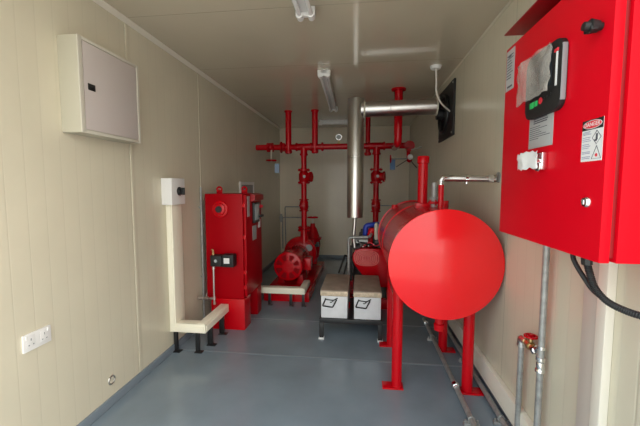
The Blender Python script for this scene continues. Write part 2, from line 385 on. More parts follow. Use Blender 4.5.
# ------------------------------------------------------------ tall red cabinet on the left
def left_cabinet():
    x0, x1, y0, y1 = -1.518, -1.138, 3.15, 3.68
    t = Thing('control_cabinet', 'tall red control cabinet standing on the floor against the left wall', 'control cabinet', ((x0+x1)/2, (y0+y1)/2, 0))
    t.p('body', MB().box(x0, x1, y0, y1, 0.31, 1.345, 0.005), 'red_deep')
    t.p('plinth', MB().box(x0+0.05, x1+0.012, y0-0.025, y0+0.16, 0, 0.31, 0.004), 'red')
    t.p('plinth', MB().box(x0+0.05, x1+0.012, y1-0.14, y1+0.01, 0, 0.31, 0.004), 'red_deep')
    d = t.p('door', MB().box(x1+0.004, x1+0.03, y0+0.012, y1-0.008, 0.33, 1.335, 0.004), 'red_deep')
    for z in (1.21, 0.90, 0.55, 0.40):
        t.p('hinge', MB().cyl((x1+0.016, y0+0.004, z), (x1+0.016, y0+0.004, z+0.05), 0.008).box(x1+0.0, x1+0.03, y0-0.003, y0+0.012, z+0.008, z+0.042, 0.001), 'red', d)
    for (x, y) in ((x0+0.13, y0+0.05), (x1-0.02, y0+0.12)):
        e = MB().box(x-0.03, x+0.03, y-0.004, y+0.004, 1.345, 1.385, 0.002).torus((x, y, 1.388), (0,1,0), 0.024, 0.009)
        t.p('lifting_eye', e, 'red_deep')
    t.p('screen_bezel', MB().box(x1+0.03, x1+0.055, y0+0.20, y0+0.38, 1.04, 1.25, 0.006), 'black', d)
    t.p('screen', MB().box(x1+0.055, x1+0.058, y0+0.215, y0+0.365, 1.07, 1.235, 0.001), 'lcd', d)
    t.p('screen_canopy', MB().prism([(x1+0.03, y0+0.16, 1.345), (x1+0.03, y0+0.16, 1.26), (x1+0.075, y0+0.16, 1.275), (x1+0.075, y0+0.16, 1.33)], (0, 0.30, 0)), 'red_dark', d)
    t.p('name_plate', MB().box(x1+0.03, x1+0.032, y0+0.20, y0+0.33, 0.86, 1.01), 'label', d, 'grey label')
    t.p('name_plate', MB().box(x1+0.03, x1+0.032, y0+0.05, y0+0.12, 1.12, 1.32), 'label', d, 'grey label')
    t.p('name_plate', MB().box(x1+0.03, x1+0.033, y0+0.40, y0+0.47, 0.97, 1.06), 'paper', d, 'white label')
    t.p('handle', MB().cyl((x1+0.03, y0+0.42, 1.10), (x1+0.075, y0+0.42, 1.10), 0.014).box(x1+0.06, x1+0.078, y0+0.32, y0+0.46, 1.088, 1.112, 0.004), 'black', d, 'black handle')
    t.p('warning_lamp', MB().lathe((x1+0.03, y0+0.45, 1.20), (1,0,0), [(0,0.018),(0.03,0.018),(0.04,0.01)]), 'redbtn', d)
    b = t.p('siren', MB().lathe((-1.362, y0, 1.197), (0,-1,0), [(0,0.082),(0.008,0.084),(0.018,0.078),(0.020,0.062),(0.034,0.056),(0.040,0.04)]), 'red')
    t.p('siren_horn', MB().lathe((-1.362, y0-0.04, 1.197), (0,-1,0), [(0,0.032),(0.012,0.030)]).cyl((-1.362,y0-0.05,1.197),(-1.362,y0-0.058,1.197),0.012), 'black', b, 'black centre')
left_cabinet()

def pressure_switch():
    t = Thing('pressure_switch', 'black pressure switch on a thin steel pipe in front of the tall red cabinet', 'pressure switch', (-1.43, 3.07, 0.27))
    y = 3.06; t.o.location.x += 0.03; t.o.location.z += 0.012
    h = t.p('housing', MB().box(-1.455, -1.345, y-0.03, y+0.05, 0.642, 0.748, 0.006).box(-1.338, -1.225, y-0.03, y+0.06, 0.640, 0.758, 0.006).box(-1.35,-1.33,y-0.02,y+0.04,0.66,0.73), 'rubber')
    t.p('dial', MB().box(-1.318, -1.262, y-0.034, y-0.029, 0.675, 0.728, 0.002), 'paper', h, 'white dial')
    t.p('dial', MB().lathe((-1.40, y-0.029, 0.697), (0,-1,0), [(0,0.016),(0.006,0.014)]), 'lcd', h, 'small round dial')
    t.p('pipe', MB().tube([(-1.435, y, 0.642), (-1.435, y, 0.27)], 0.009), 'steel')
    t.p('pipe_fitting', MB().cyl((-1.435,y,0.748),(-1.435,y,0.785),0.010).tube([(-1.435,y,0.785),(-1.435,y,0.80),(-1.455,y,0.80)],0.007,0.01), 'brass')
    for z in (0.62, 0.275): t.p('nut', MB().cyl((-1.435, y, z-0.012), (-1.435, y, z+0.012), 0.014, seg=8), 'steel')
    f = MB().cyl((-1.435, y, 0.31), (-1.435, y, 0.34), 0.014, seg=8)
    f.cyl((-1.435, y, 0.32), (-1.55, y, 0.32), 0.009).cyl((-1.50, y, 0.32), (-1.53, y, 0.32), 0.02, seg=6).cyl((-1.455, y, 0.32), (-1.475, y, 0.32), 0.014, seg=8).cyl((-1.55,y,0.32),(XL,y,0.32),0.014)
    f.cyl((-1.515, y, 0.32), (-1.515, y, 0.37), 0.006)
    t.p('union', f, 'steel')
pressure_switch()

# ------------------------------------------------------------ electric pump at the back left
SX = -0.925; SZ = 0.388
def electric_pump():
    t = Thing('electric_pump', 'red electric fire pump with round motor on a red base frame', 'pump', (SX, 4.7, 0))
    b = MB()
    for x in (-1.19, -0.68): b.box(x, x+0.06, 4.0, 5.75, 0, 0.12, 0.004)
    for y in (4.0, 4.85, 5.69): b.box(-1.13, -0.68, y, y+0.06, 0.0, 0.11, 0.004)
    b.box(-1.17, -0.64, 4.12, 5.7, 0.10, 0.125, 0.003)
    t.p('base_frame', b, 'red')
    m = MB().lathe((SX, 4.30, SZ), (0,1,0), [(0,0.165),(0.02,0.172),(0.46,0.172),(0.48,0.16),(0.50,0.10)], 40)
    for i in range(30):
        a = 2*PI*i/30; c, s_ = math.cos(a), math.sin(a)
        mt = Matrix.Translation((SX, 4.34, SZ)) @ Matrix.Rotation(a, 4, 'Y')
        m.box(0.165, 0.19, 0, 0.40, -0.003, 0.003, mtx=mt)
    mo = t.p('motor', m, 'red_cast')
    fc = MB().lathe((SX, 4.19, SZ), (0,1,0), [(0.0,0.05),(0.0,0.066),(0.004,0.066),(0.006,0.165),(0.016,0.186),(0.12,0.194)], 40)
    t.p('fan_cover', fc, 'red', mo)
    sl = MB()
    for i in range(8):
        a = 2*PI*i/8 + 0.39; mt = Matrix.Translation((SX, 4.193, SZ)) @ Matrix.Rotation(a, 4, 'Y')
        sl.prism([mt @ Vector(q) for q in ((0.082,0,-0.016),(0.150,0,-0.038),(0.158,0,0),(0.150,0,0.038),(0.082,0,0.016))], (0,-0.003,0))
    t.p('vent_slots', sl, 'slot_shade', mo, 'vent slots, their shade painted dark red')
    t.p('terminal_box', MB().box(SX+0.17, SX+0.27, 4.38, 4.56, 0.30, 0.46, 0.008), 'red', mo)
    t.p('eye_bolt', MB().cyl((SX-0.02,4.5,SZ+0.165),(SX-0.02,4.5,SZ+0.205),0.012).torus((SX-0.02,4.5,SZ+0.228),(0,1,0),0.022,0.008), 'red', mo)
    for x in (-0.13, 0.13):
        t.p('motor_foot', MB().prism([(SX+x-0.05,4.36,0.125),(SX+x+0.05,4.36,0.125),(SX+x+0.03,4.36,0.24),(SX+x-0.03,4.36,0.24)],(0,0.34,0),0.006), 'red_cast')
    t.p('coupling_guard', MB().lathe((SX, 4.80, SZ), (0,1,0), [(0,0.155),(0.005,0.16),(0.15,0.16),(0.155,0.155)], 32).box(SX-0.16,SX+0.16,4.81,4.95,0.125,0.39,0.004), 'redbtn')
    t.p('bearing_housing', MB().lathe((SX, 4.95, SZ), (0,1,0), [(0,0.06),(0.05,0.075),(0.09,0.12)], 28), 'red_cast')
    v = MB().lathe((SX, 5.02, SZ), (0,1,0), [(0,0.10),(0.015,0.19),(0.05,0.25),(0.10,0.26),(0.15,0.245),(0.19,0.17),(0.22,0.10)], 40)
    v.cyl((-0.865, 5.0+0.1, SZ+0.15), (-0.865, 5.1, 0.735), 0.075, 0.055).box(SX-0.11, SX+0.11, 5.05, 5.20, 0.12, 0.28, 0.01)
    v.cyl((SX, 5.20, SZ), (SX, 5.33, SZ), 0.075)
    t.p('pump_casing', v, 'red_cast')
    t.p('flange', MB().flange((-0.865, 5.1, 0.748), (0,0,1), 0.095, 0.024, 8), 'red'); t.p('flange', MB().flange((SX, 5.33, SZ), (0,1,0), 0.11, 0.026, 8), 'red')
    f = MB().torus((SX, 5.045, SZ), (0,1,0), 0.2, 0.012)
    for i in range(10):
        a = 2*PI*i/10; f.cyl((SX+0.2*math.cos(a), 5.03, SZ+0.2*math.sin(a)), (SX+0.2*math.cos(a), 5.06, SZ+0.2*math.sin(a)), 0.010, seg=6)
    t.p('casing_ring', f, 'red')
    t.p('name_plate', MB().cyl((SX+0.152, 5.02, SZ+0.10),(SX+0.150,5.008,SZ+0.10),0.05), 'label', label='grey round plate')
    t.p('air_valve', MB().cyl((SX+0.21,5.12,0.49),(SX+0.27,5.12,0.52),0.022).box(SX+0.25,SX+0.29,5.09,5.15,0.49,0.56,0.006), 'black', label='black air valve')
electric_pump()

def suction_valve():
    x, y = -0.80, 5.58
    t = Thing('gate_valve', 'red gate valve with a handwheel rising just behind the electric pump', 'valve', (x, y, 0.3))
    t.p('valve_body', MB().lathe((x,y,0.20),(0,0,1),[(0,0.05),(0.03,0.10),(0.25,0.13),(0.33,0.12),(0.335,0.15),(0.365,0.15),(0.37,0.12),(0.50,0.075),(0.55,0.045),(0.60,0.035)],28).box(x-0.07,x+0.07,y-0.07,y+0.07,0.125,0.22,0.006), 'red_cast')
    t.p('stem', MB().cyl((x,y,0.78),(x,y,0.92),0.010), 'steel')
    t.p('handwheel', MB().wheel((x,y,0.90),(0,0,1),0.085,0.011), 'red')
suction_valve()

def trunking_pump():
    t = Thing('cable_trunking', 'short cream cable trunking in front of the electric pump motor', 'cable trunking', (-0.9, 3.9, 0))
    t.p('channel', MB().box(-1.20, -0.645, 3.83, 3.93, 0.150, 0.212, 0.002).box(-0.72, -0.645, 3.93, 4.24, 0.150, 0.208, 0.002), 'cream')
    t.p('lid', MB().box(-1.17, -0.655, 3.84, 3.92, 0.212, 0.218, 0.001).box(-0.71, -0.655, 3.92, 4.23, 0.208, 0.214, 0.001), 'cream')
    for x in (-1.08, -0.82, -0.67):
        t.p('support_leg', MB().box(x-0.015, x+0.015, 3.86, 3.885, 0, 0.152, 0.001).box(x-0.015, x+0.04, 3.84, 3.885, 0, 0.006, 0.001), 'black')
trunking_pump()

# ------------------------------------------------------------ header and risers
HY, HZ = 5.1, 2.01
def header():
    t = Thing('header_pipe', 'long horizontal red header pipe across the back of the room', 'pipe', (-0.4, HY, HZ))
    t.p('pipe', MB().cyl((-1.60, HY, HZ), (0.72, HY, HZ), 0.043, seg=32), 'red')
    for x in (-0.865, 0.22):
        f = MB()
        f.cyl((x-0.10, HY, HZ), (x+0.10, HY, HZ), 0.052, seg=28).cyl((x, HY, HZ), (x, HY, HZ-0.10), 0.052, seg=28)
        for d in (-0.11, 0.11): f.lathe((x+d-0.015, HY, HZ), (1,0,0), [(0,0.05),(0.004,0.062),(0.026,0.062),(0.03,0.05)])
        f.lathe((x, HY, HZ-0.13), (0,0,1), [(0,0.05),(0.004,0.062),(0.03,0.062),(0.034,0.05)])
        t.p('tee', f, 'red')
    for x in (-1.19, -0.60, 0.47): t.p('coupling', MB().lathe((x, HY, HZ), (1,0,0), [(0,0.046),(0.006,0.066),(0.03,0.066),(0.036,0.046)]), 'red')
    t.p('end_elbow', MB().sphere((0.69, HY-0.01, HZ-0.01), 0.062).flange((0.685, HY-0.06, HZ-0.01), (0,1,0), 0.074, 0.024, 6), 'red_cast')
header()

def riser(x, label, zb):
    t = Thing('riser_pipe', label, 'pipe', (x, HY, zb), 'vertical riser pipes below the header')
    t.p('pipe', MB().cyl((x,HY,zb),(x,HY,1.885),0.042,seg=28), 'red')
    v = MB().lathe((x,HY,1.475),(0,0,1),[(0,0.05),(0.04,0.078),(0.13,0.078),(0.17,0.05)],28)
    v.lathe((x+0.04,HY-0.02,1.56),(1,-0.3,0),[(0,0.062),(0.06,0.062),(0.065,0.078),(0.085,0.078),(0.09,0.05)],24)
    vb = t.p('check_valve', v, 'red_cast')
    t.p('plate', MB().lathe((x+0.02,HY-0.078,1.565),(0,-1,0),[(0,0.022),(0.006,0.02)]), 'label', vb)
    for z in (1.475, 1.665, zb+0.025): t.p('flange', MB().flange((x,HY,z),(0,0,1),0.092,0.024,8), 'red')
    b = MB()
    for z in (1.215, 1.045): b.lathe((x,HY,z-0.012),(0,0,1),[(0,0.05),(0.004,0.072),(0.02,0.072),(0.024,0.05)])
    b.lathe((x,HY,1.055),(0,0,1),[(0,0.052),(0.03,0.066),(0.12,0.066),(0.15,0.052)])
    b.cyl((x,HY,1.13),(x,HY-0.09,1.13),0.028).box(x-0.06,x+0.03,HY-0.10,HY-0.075,1.115,1.145,0.004)
    t.p('butterfly_valve', b, 'red_cast')
riser(-0.865, 'red riser pipe with flanged valves standing on the electric pump', 0.762)
riser(0.22, 'red riser pipe with flanged valves behind the shiny exhaust cylinder, beside the tank', 0.80)

def drop_pipe(x, y, r, zb, label, elbow=False):
    fr = 1.75 if elbow else 1.3
    t = Thing('hanger_pipe', label, 'pipe', (x, y, ZC), 'red pipes hanging from the ceiling')
    m = MB().cyl((x,y,zb),(x,y,ZC),r,seg=28)
    if elbow: m.tube([(x,y,zb+0.02),(x,y,zb-0.10),(x+0.05,HY-0.03,HZ-0.03)], r*0.95, 0.1, 20)
    else: m.lathe((x,y,zb-0.05),(0,0,1),[(0,0.03),(0.01,0.05),(0.045,0.055),(0.055,r)])
    t.p('pipe', m, 'red')
    t.p('ceiling_flange', MB().lathe((x,y,ZC-0.022),(0,0,1),[(0,r*fr*0.9),(0.004,r*fr),(0.022,r*fr)]), 'red')
drop_pipe(-1.10, HY, 0.045, HZ-0.05, 'red upright pipe hanging from the ceiling, nearest the left wall')
drop_pipe(-0.695, HY, 0.045, HZ-0.05, 'red upright pipe hanging from the ceiling, left of the shiny exhaust cylinder')
drop_pipe(0.095, HY+0.12, 0.035, 1.93, 'thin red pipe hanging from the ceiling just behind the exhaust cylinder')
drop_pipe(0.425, 4.12, 0.048, 2.02, 'red pipe with a ceiling flange passing behind the horizontal steel exhaust', True)

def header_valve():
    x = -1.385
    t = Thing('butterfly_valve', 'red valve with a hanging handwheel at the left end of the header pipe', 'valve', (x, HY, HZ-0.2))
    t.p('valve_body', MB().lathe((x-0.05,HY,HZ),(1,0,0),[(0,0.05),(0.005,0.07),(0.095,0.07),(0.10,0.05)]).sphere((x+0.02,HY-0.05,HZ),0.05), 'red_cast')
    t.p('flange', MB().lathe((x+0.16,HY,HZ),(1,0,0),[(0,0.046),(0.005,0.085),(0.022,0.085),(0.027,0.046)]), 'red_cast')
    t.p('stem', MB().cyl((x+0.03,HY-0.05,HZ-0.03),(x+0.03,HY-0.05,HZ-0.21),0.013), 'offwhite', label='pale stem')
    t.p('handwheel', MB().wheel((x+0.03,HY-0.05,HZ-0.20),(0,0,1),0.075,0.010), 'red')
header_valve()

def lever_valve():
    x, y, z = 0.655, 4.85, 1.82
    t = Thing('test_valve', 'small valve cluster with a white round cap under the right end of the header pipe', 'valve', (x, y, z))
    t.p('valve_body', MB().cyl((x,y+0.1,z+0.14),(x,y+0.02,z-0.05),0.026).sphere((x+0.01,y,z-0.04),0.034).cyl((x,HY-0.08,z+0.13),(x,y,z+0.10),0.028), 'red_cast')
    t.p('cap', MB().sphere((x+0.01,y-0.05,z),0.038), 'white', label='white round cap')
    t.p('pipe', MB().cyl((x-0.26,y,z-0.02),(x-0.02,y,z-0.02),0.008), 'galv')
    t.p('pipe', MB().cyl((x+0.03,y,z+0.10),(x+0.17,y,z+0.14),0.010), 'galv')
    t.p('handwheel', MB().wheel((x-0.25,y,z-0.02),(1,0,0),0.05,0.008), 'red')
    t.p('lever', MB().box(-0.005,0.005,-0.005,0.005,-0.17,0,mtx=Matrix.Translation((x-0.03,y-0.03,z-0.04)) @ Matrix.Rotation(1.0,4,'Y')).box(-0.005,0.005,-0.005,0.005,-0.13,0,mtx=Matrix.Translation((x+0.02,y-0.03,z-0.05)) @ Matrix.Rotation(-0.7,4,'Y')), 'black')
lever_valve()

def tag(x, y, z, label, m):
    t = Thing('hanging_tag', label, 'tag', (x, y, z), 'tags hanging from the pipe valves')
    t.p('card', MB().box(x-0.035, x+0.035, y-0.001, y+0.001, z-0.14, z, 0.0), m)
    t.p('string', MB().cyl((x, y, z), (x, y, z+0.06), 0.0025, seg=6), 'cable')
tag(-1.265, 5.03, 1.76, 'pale blue tag hanging beside the handwheel near the left wall', 'pale_blue')
tag(0.435, 4.87, 1.79, 'dark blue tag hanging beside the valve under the right end of the header', 'tag')

def gauge():
    t = Thing('pressure_gauge', 'small round pressure gauge standing on the header pipe', 'gauge', (-0.335, HY, HZ+0.04))
    t.p('stem', MB().cyl((-0.335,HY,HZ+0.04),(-0.335,HY,HZ+0.10),0.010).cyl((-0.335,HY,HZ+0.035),(-0.335,HY,HZ+0.055),0.022), 'brass')
    t.p('case', MB().torus((-0.335,HY-0.02,HZ+0.135),(0,1,0),0.040,0.009).cyl((-0.335,HY,HZ+0.135),(-0.335,HY-0.012,HZ+0.135),0.04), 'chrome')
    t.p('dial', MB().cyl((-0.335,HY-0.013,HZ+0.135),(-0.335,HY-0.016,HZ+0.135),0.035), 'label')
gauge()

def sensing_line(pts, box, label):
    t = Thing('sensing_line', label, 'pipe', pts[0], 'thin grey sensing lines on the back wall')
    t.p('pipe', MB().tube(pts, 0.011, 0.03, 10), 'galv')
    if box: t.p('valve', MB().cyl(box, (box[0], box[1], box[2]+0.16), 0.022).box(box[0]-0.03,box[0]+0.03,box[1]-0.03,box[1]+0.03,box[2]+0.05,box[2]+0.12,0.004), 'galv')
sensing_line([(-0.93, 5.22, 1.08), (-1.0, 6.5, 1.02), (-1.48, 6.5, 1.02), (-1.48, 6.55, 0.07)], None, 'thin grey pipe running from the left riser down the back wall corner')
sensing_line([(-1.05, 6.45, 0.81), (-1.52, 6.45, 0.81), (-1.52, 6.45, 0.20)], (-1.55, 6.45, 0.72), 'lower thin grey pipe low on the back wall behind the electric pump')
sensing_line([(0.30, 5.2, 1.13), (0.40, 6.4, 1.06), (0.58, 6.4, 1.06), (0.58, 6.55, 0.50)], None, 'thin grey pipe running right from the riser beside the tank')

# ------------------------------------------------------------ exhaust
def exhaust():
    x, y = -0.066, 3.85
    t = Thing('exhaust_pipe', 'shiny stainless exhaust: a tall vertical cylinder with a pipe running right to the wall', 'exhaust', (x, y, 0.85))
    s = t.p('silencer', MB().lathe((x,y,1.065),(0,0,1),[(0,0.02),(0.0,0.086),(0.006,0.091),(1.312,0.091),(1.318,0.088),(1.320,0.02)],40), 'steel')
    for z in (1.735, 1.755):
        b = MB().lathe((x,y,z),(0,0,1),[(0,0.0912),(0.003,0.0945),(0.008,0.0945),(0.011,0.0912)],40)
        t.p('band', b, 'steel', s)
    t.p('outlet_pipe', MB().cyl((x+0.06,y-0.02,2.262),(0.785,y-0.06,2.262),0.082,seg=36).cyl((0.785,y-0.06,2.262),(XR-0.10,y-0.07,2.262),0.022), 'steel')
    t.p('end_ring', MB().torus((x+0.094,y-0.02,2.262),(1,0,0),0.084,0.010), 'offwhite', label='pale clamp ring')
    t.p('end_ring', MB().torus((0.785,y-0.06,2.262),(1,0,0),0.086,0.009), 'offwhite', label='pale clamp ring')
    for xx in (0.30, 0.44): t.p('band', MB().lathe((xx,y-0.04,2.262),(1,0,0),[(0,0.082),(0.002,0.0845),(0.008,0.0845),(0.01,0.082)],36), 'steel')
    t.p('tail_pipe', MB().spline([(x,y,1.07),(x-0.005,y,0.97),(x-0.012,y,0.84),(x+0.0,y,0.72)],0.020), 'steel')
exhaust()

def louvre():
    t = Thing('wall_fan', 'square black ventilation fan plate high on the right wall behind the steel exhaust', 'fan', (XR, 3.78, 1.93))
    y0, y1, z0, z1 = 3.48, 4.10, 1.92, 2.46
    f = MB().box(XR-0.02, XR, y0, y1, z0, z1, 0.003)
    t.p('plate', f, 'rubber')
    r = MB().torus((XR-0.03, 3.85, 2.19), (1,0,0), 0.20, 0.014, 36)
    for R_ in (0.06, 0.10, 0.14, 0.175): r.torus((XR-0.035, 3.85, 2.19), (1,0,0), R_, 0.003, 30, 6)
    t.p('grille', r, 'black')
    b = MB()
    for i in range(5):
        mt = Matrix.Translation((XR-0.026, 3.85, 2.19)) @ Matrix.Rotation(2*PI*i/5,4,'X') @ Matrix.Rotation(0.3,4,'Z')
        b.box(-0.002,0.002,-0.04,0.05,0.03,0.18,mtx=mt)
    t.p('blades', b, 'black')
    s = MB()
    for yy in (y0+0.03, y1-0.03):
        for zz in (z0+0.03, z1-0.03): s.sphere((XR-0.021, yy, zz), 0.009)
    t.p('screws', s, 'galv')
    t.p('motor', MB().cyl((XR-0.10,3.85,2.19),(XR-0.03,3.85,2.19),0.055), 'rubber')
louvre()

def rose():
    t = Thing('ceiling_rose', 'small white ceiling rose with a hanging cable by the wall fan', 'cable outlet', (0.69, 3.4, ZC))
    t.p('rose', MB().lathe((0.69,3.4,ZC-0.03),(0,0,1),[(0,0.03),(0.004,0.045),(0.03,0.055)]), 'white')
    t.p('cable', MB().spline([(0.69,3.4,ZC-0.02),(0.70,3.41,2.42),(0.71,3.44,2.32),(0.77,3.50,2.23),(0.88,3.60,2.17)],0.008), 'cable')
rose()

# ------------------------------------------------------------ ceiling lights
def batten(p0, p1, label):
    p0, p1 = Vector(p0), Vector(p1); mid = (p0+p1)/2; L = (p1-p0).length
    ang = math.atan2((p1-p0).x, (p1-p0).y)
    mt = Matrix.Translation(mid) @ Matrix.Rotation(-ang, 4, 'Z')
    t = Thing('ceiling_light', label, 'ceiling light', mid, 'unlit twin tube lights on the ceiling')
    t.p('housing', MB().box(-0.03, 0.03, -L/2, L/2, -0.04, 0, 0.004, mt).box(-0.062,0.062,-L/2,-L/2+0.03,-0.060,-0.002,0.004,mt).box(-0.062,0.062,L/2-0.03,L/2,-0.060,-0.002,0.004,mt), 'white')
    for x in (-0.036, 0.036):
        t.p('tube', MB().cyl(mt @ Vector((x,-L/2+0.03,-0.055)), mt @ Vector((x,L/2-0.03,-0.055)), 0.014), 'tube')
        t.p('lamp_holder', MB().cyl(mt @ Vector((x,-L/2-0.012,-0.055)), mt @ Vector((x,-L/2+0.04,-0.055)), 0.022), 'white')
        t.p('lamp_holder', MB().cyl(mt @ Vector((x,L/2-0.04,-0.055)), mt @ Vector((x,L/2+0.012,-0.055)), 0.022), 'white')
batten((-0.36, 0.98, ZC), (-0.36, 2.22, ZC), 'twin tube ceiling light nearest the doorway')
batten((-0.37, 3.36, ZC), (-0.40, 4.90, ZC), 'twin tube ceiling light in the middle of the ceiling, pointing into the room')
batten((-0.72, 5.88, ZC), (-0.02, 5.92, ZC), 'twin tube ceiling light set crosswise near the back wall')

# ------------------------------------------------------------ batteries
def battery_stand():
    t = Thing('battery_stand', 'low black angle-steel stand under the two white battery cases', 'stand', (-0.085, 3.3, 0))
    f = MB()
    for y in (3.03, 3.62): f.box(-0.375, 0.205, y, y+0.04, 0.155, 0.195, 0.002)
    for x in (-0.375, -0.105, 0.165): f.box(x, x+0.04, 3.07, 3.62, 0.16, 0.193, 0.002)
    t.p('top_frame', f, 'black')
    for x in (-0.375, 0.165):
        for y in (3.03, 3.62):
            l = t.p('leg', MB().box(x, x+0.04, y, y+0.035, 0.012, 0.16, 0.002), 'black')
            t.p('foot', MB().box(x-0.005, x+0.045, y-0.01, y+0.04, 0, 0.014, 0.002), 'white', l, 'pale foot')
battery_stand()
def battery(x0, label):
    x1 = x0+0.245; y0, y1 = 3.05, 3.62
    t = Thing('battery', label, 'battery', ((x0+x1)/2, (y0+y1)/2, 0.196), 'batteries on the black stand')
    t.p('case', MB().box(x0, x1, y0, y1, 0.196, 0.405, 0.008), 'battery')
    l = t.p('lid', MB().box(x0-0.006, x1+0.006, y0-0.008, y1+0.01, 0.405, 0.462, 0.008), 'card', label='brown cardboard lid')
    t.p('edge_tape', MB().box(x0-0.004, x1+0.004, y0-0.012, y0-0.007, 0.41, 0.452, 0.002), 'tape', l, 'glossy brown tape')
    a, b = x0+0.025, x0+0.125; y = y0-0.008
    t.p('strap', MB().tube([(a+0.02,y,0.385),(a-0.01,y-0.006,0.315),(b-0.015,y-0.006,0.305),(b+0.02,y,0.375)],0.006,0.01,8).tube([(a+0.02,y,0.375),(b-0.01,y-0.004,0.368),(b+0.03,y,0.39)],0.005,0.01,8).tube([(b,y,0.375),(b-0.03,y-0.01,0.35),(b-0.04,y,0.35)],0.004,0.01,8), 'rubber', label='black strap handle')
battery(-0.36, 'white battery case with a brown lid, the left one on the black stand')
battery(-0.055, 'white battery case with a brown lid, the right one beside the tank legs')

# ------------------------------------------------------------ diesel engine
def engine():
    t = Thing('diesel_engine', 'diesel engine with a red mesh guard and dark block behind the batteries', 'engine', (0.1, 4.3, 0))
    t.p('base_frame', MB().box(-0.15,-0.09,3.85,5.2,0,0.14,0.004).box(0.32,0.38,3.85,5.2,0,0.14,0.004).box(-0.09,0.32,3.87,3.93,0,0.12,0.004).box(-0.09,0.32,5.1,5.16,0,0.12,0.004), 'red')
    y = 3.80
    g = t.p('guard', MB().prism([(-0.09,y,0.64),(-0.06,y,0.69),(0.0,y,0.715),(0.27,y,0.715),(0.31,y,0.60),(0.34,y,0.28),(0.13,y,0.28),(0.02,y,0.42),(-0.06,y,0.52),(-0.09,y,0.58)],(0,0.16,0),0.012), 'red')
    r = MB()
    for k in range(5):
        s_ = 0.35+0.16*k
        pts = []
        for i in range(29):
            a = 2*PI*i/28; c, q = math.cos(a), math.sin(a)
            pts.append(Vector((0.07+0.135*s_*math.copysign(abs(c)**0.7, c), y-0.004, 0.61+0.085*s_*math.copysign(abs(q)**0.7, q))))
        r.sweep(pts, 0.0055, 6)
    for i in range(14):
        xx = -0.05+0.018*i; r.cyl((xx, y-0.003, 0.545), (xx, y-0.003, 0.675), 0.003, seg=6)
    t.p('grille', r, 'mesh', g, 'rounded mesh grille')
    b = MB().box(-0.08,0.27,4.0,4.75,0.28,0.68,0.02).box(-0.02,0.21,4.05,4.65,0.68,0.80,0.02)
    for i in range(4): b.box(0.0,0.19,4.08+0.14*i,4.18+0.14*i,0.80,0.845,0.012)
    b.cyl((0.1,3.93,0.42),(0.1,4.02,0.42),0.13).box(-0.05,0.25,4.1,4.7,0.14,0.28,0.02)
    b.cyl((-0.12,4.2,0.45),(-0.12,4.45,0.45),0.05).box(-0.10,0.0,3.86,4.0,0.70,0.78,0.01)
    t.p('block', b, 'engine')
    t.p('radiator', MB().box(-0.135,-0.095,3.86,4.0,0.30,0.72,0.006).box(-0.125,-0.10,3.852,3.86,0.34,0.68), 'engine')
    t.p('air_filter', MB().lathe((-0.02,3.84,0.80),(1,0,0),[(0,0.02),(0.004,0.034),(0.10,0.034),(0.104,0.02)]), 'galv')
    t.p('starter_motor', MB().lathe((0.20,3.84,0.775),(0,1,0),[(0,0.03),(0.006,0.045),(0.15,0.045)]).cyl((0.26,3.86,0.76),(0.26,3.98,0.76),0.03), 'engine')
    for q in ((0.03,3.83,0.735),(0.09,3.83,0.745),(0.15,3.82,0.765)): t.p('bolt', MB().sphere(q, 0.013), 'chrome')
    t.p('red_lead', MB().spline([(0.02,3.83,0.73),(0.10,3.80,0.79),(0.17,3.81,0.75),(0.25,3.83,0.79)],0.006), 'redbtn')
    t.p('alternator', MB().lathe((-0.04,3.86,0.765),(0,1,0),[(0,0.03),(0.01,0.055),(0.09,0.055),(0.10,0.03)]).cyl((0.04,3.90,0.74),(0.04,3.94,0.77),0.025), 'galv')
    t.p('intake_hose', MB().tube([(0.055,3.93,0.79),(0.055,3.93,0.965),(0.14,3.93,0.975),(0.20,4.0,0.975)],0.030,0.07), 'blue', label='blue intake hose')
    t.p('thermostat_housing', MB().lathe((0.128,3.86,0.90),(0,1,0),[(0,0.03),(0.01,0.045),(0.10,0.045)]).cyl((0.10,3.88,0.84),(0.13,3.88,0.93),0.035).cyl((0.11,3.95,0.70),(0.11,3.95,0.86),0.03), 'red')
    t.p('bottle', MB().lathe((0.175,3.83,0.82),(0,0,1),[(0,0.018),(0.01,0.024),(0.17,0.024),(0.18,0.015),(0.19,0.015)]), 'offwhite', label='white plastic bottle')
    t.p('coolant_pipe', MB().tube([(-0.130,3.78,0.16),(-0.132,3.78,0.845),(0.10,3.78,0.855),(0.12,3.86,0.88)],0.016,0.03), 'galv', label='bright steel pipe')
    s_ = MB()
    for (a, c) in (((-0.245,3.8,0.43),(-0.175,3.8,0.64)), ((-0.20,3.8,0.36),(-0.150,3.8,0.56)), ((-0.175,3.78,0.64),(-0.10,3.85,0.60))): s_.cyl(a, c, 0.010)
    s_.spline([(-0.10,3.82,0.56),(-0.08,3.80,0.46),(-0.07,3.80,0.36),(0.0,3.83,0.30)],0.010).spline([(-0.13,3.84,0.50),(-0.09,3.8,0.42),(-0.02,3.8,0.36),(0.10,3.8,0.26)],0.008)
    s_.spline([(-0.04,3.84,0.80),(0.04,3.80,0.78),(0.16,3.82,0.76),(0.24,3.84,0.80)],0.009)
    t.p('cable_loom', s_, 'rubber')
    t.p('stud', MB().cyl((-0.10,3.80,0.27),(-0.10,3.80,0.34),0.02).cyl((-0.085,3.79,0.20),(-0.085,3.79,0.25),0.016), 'redbtn')
engine()

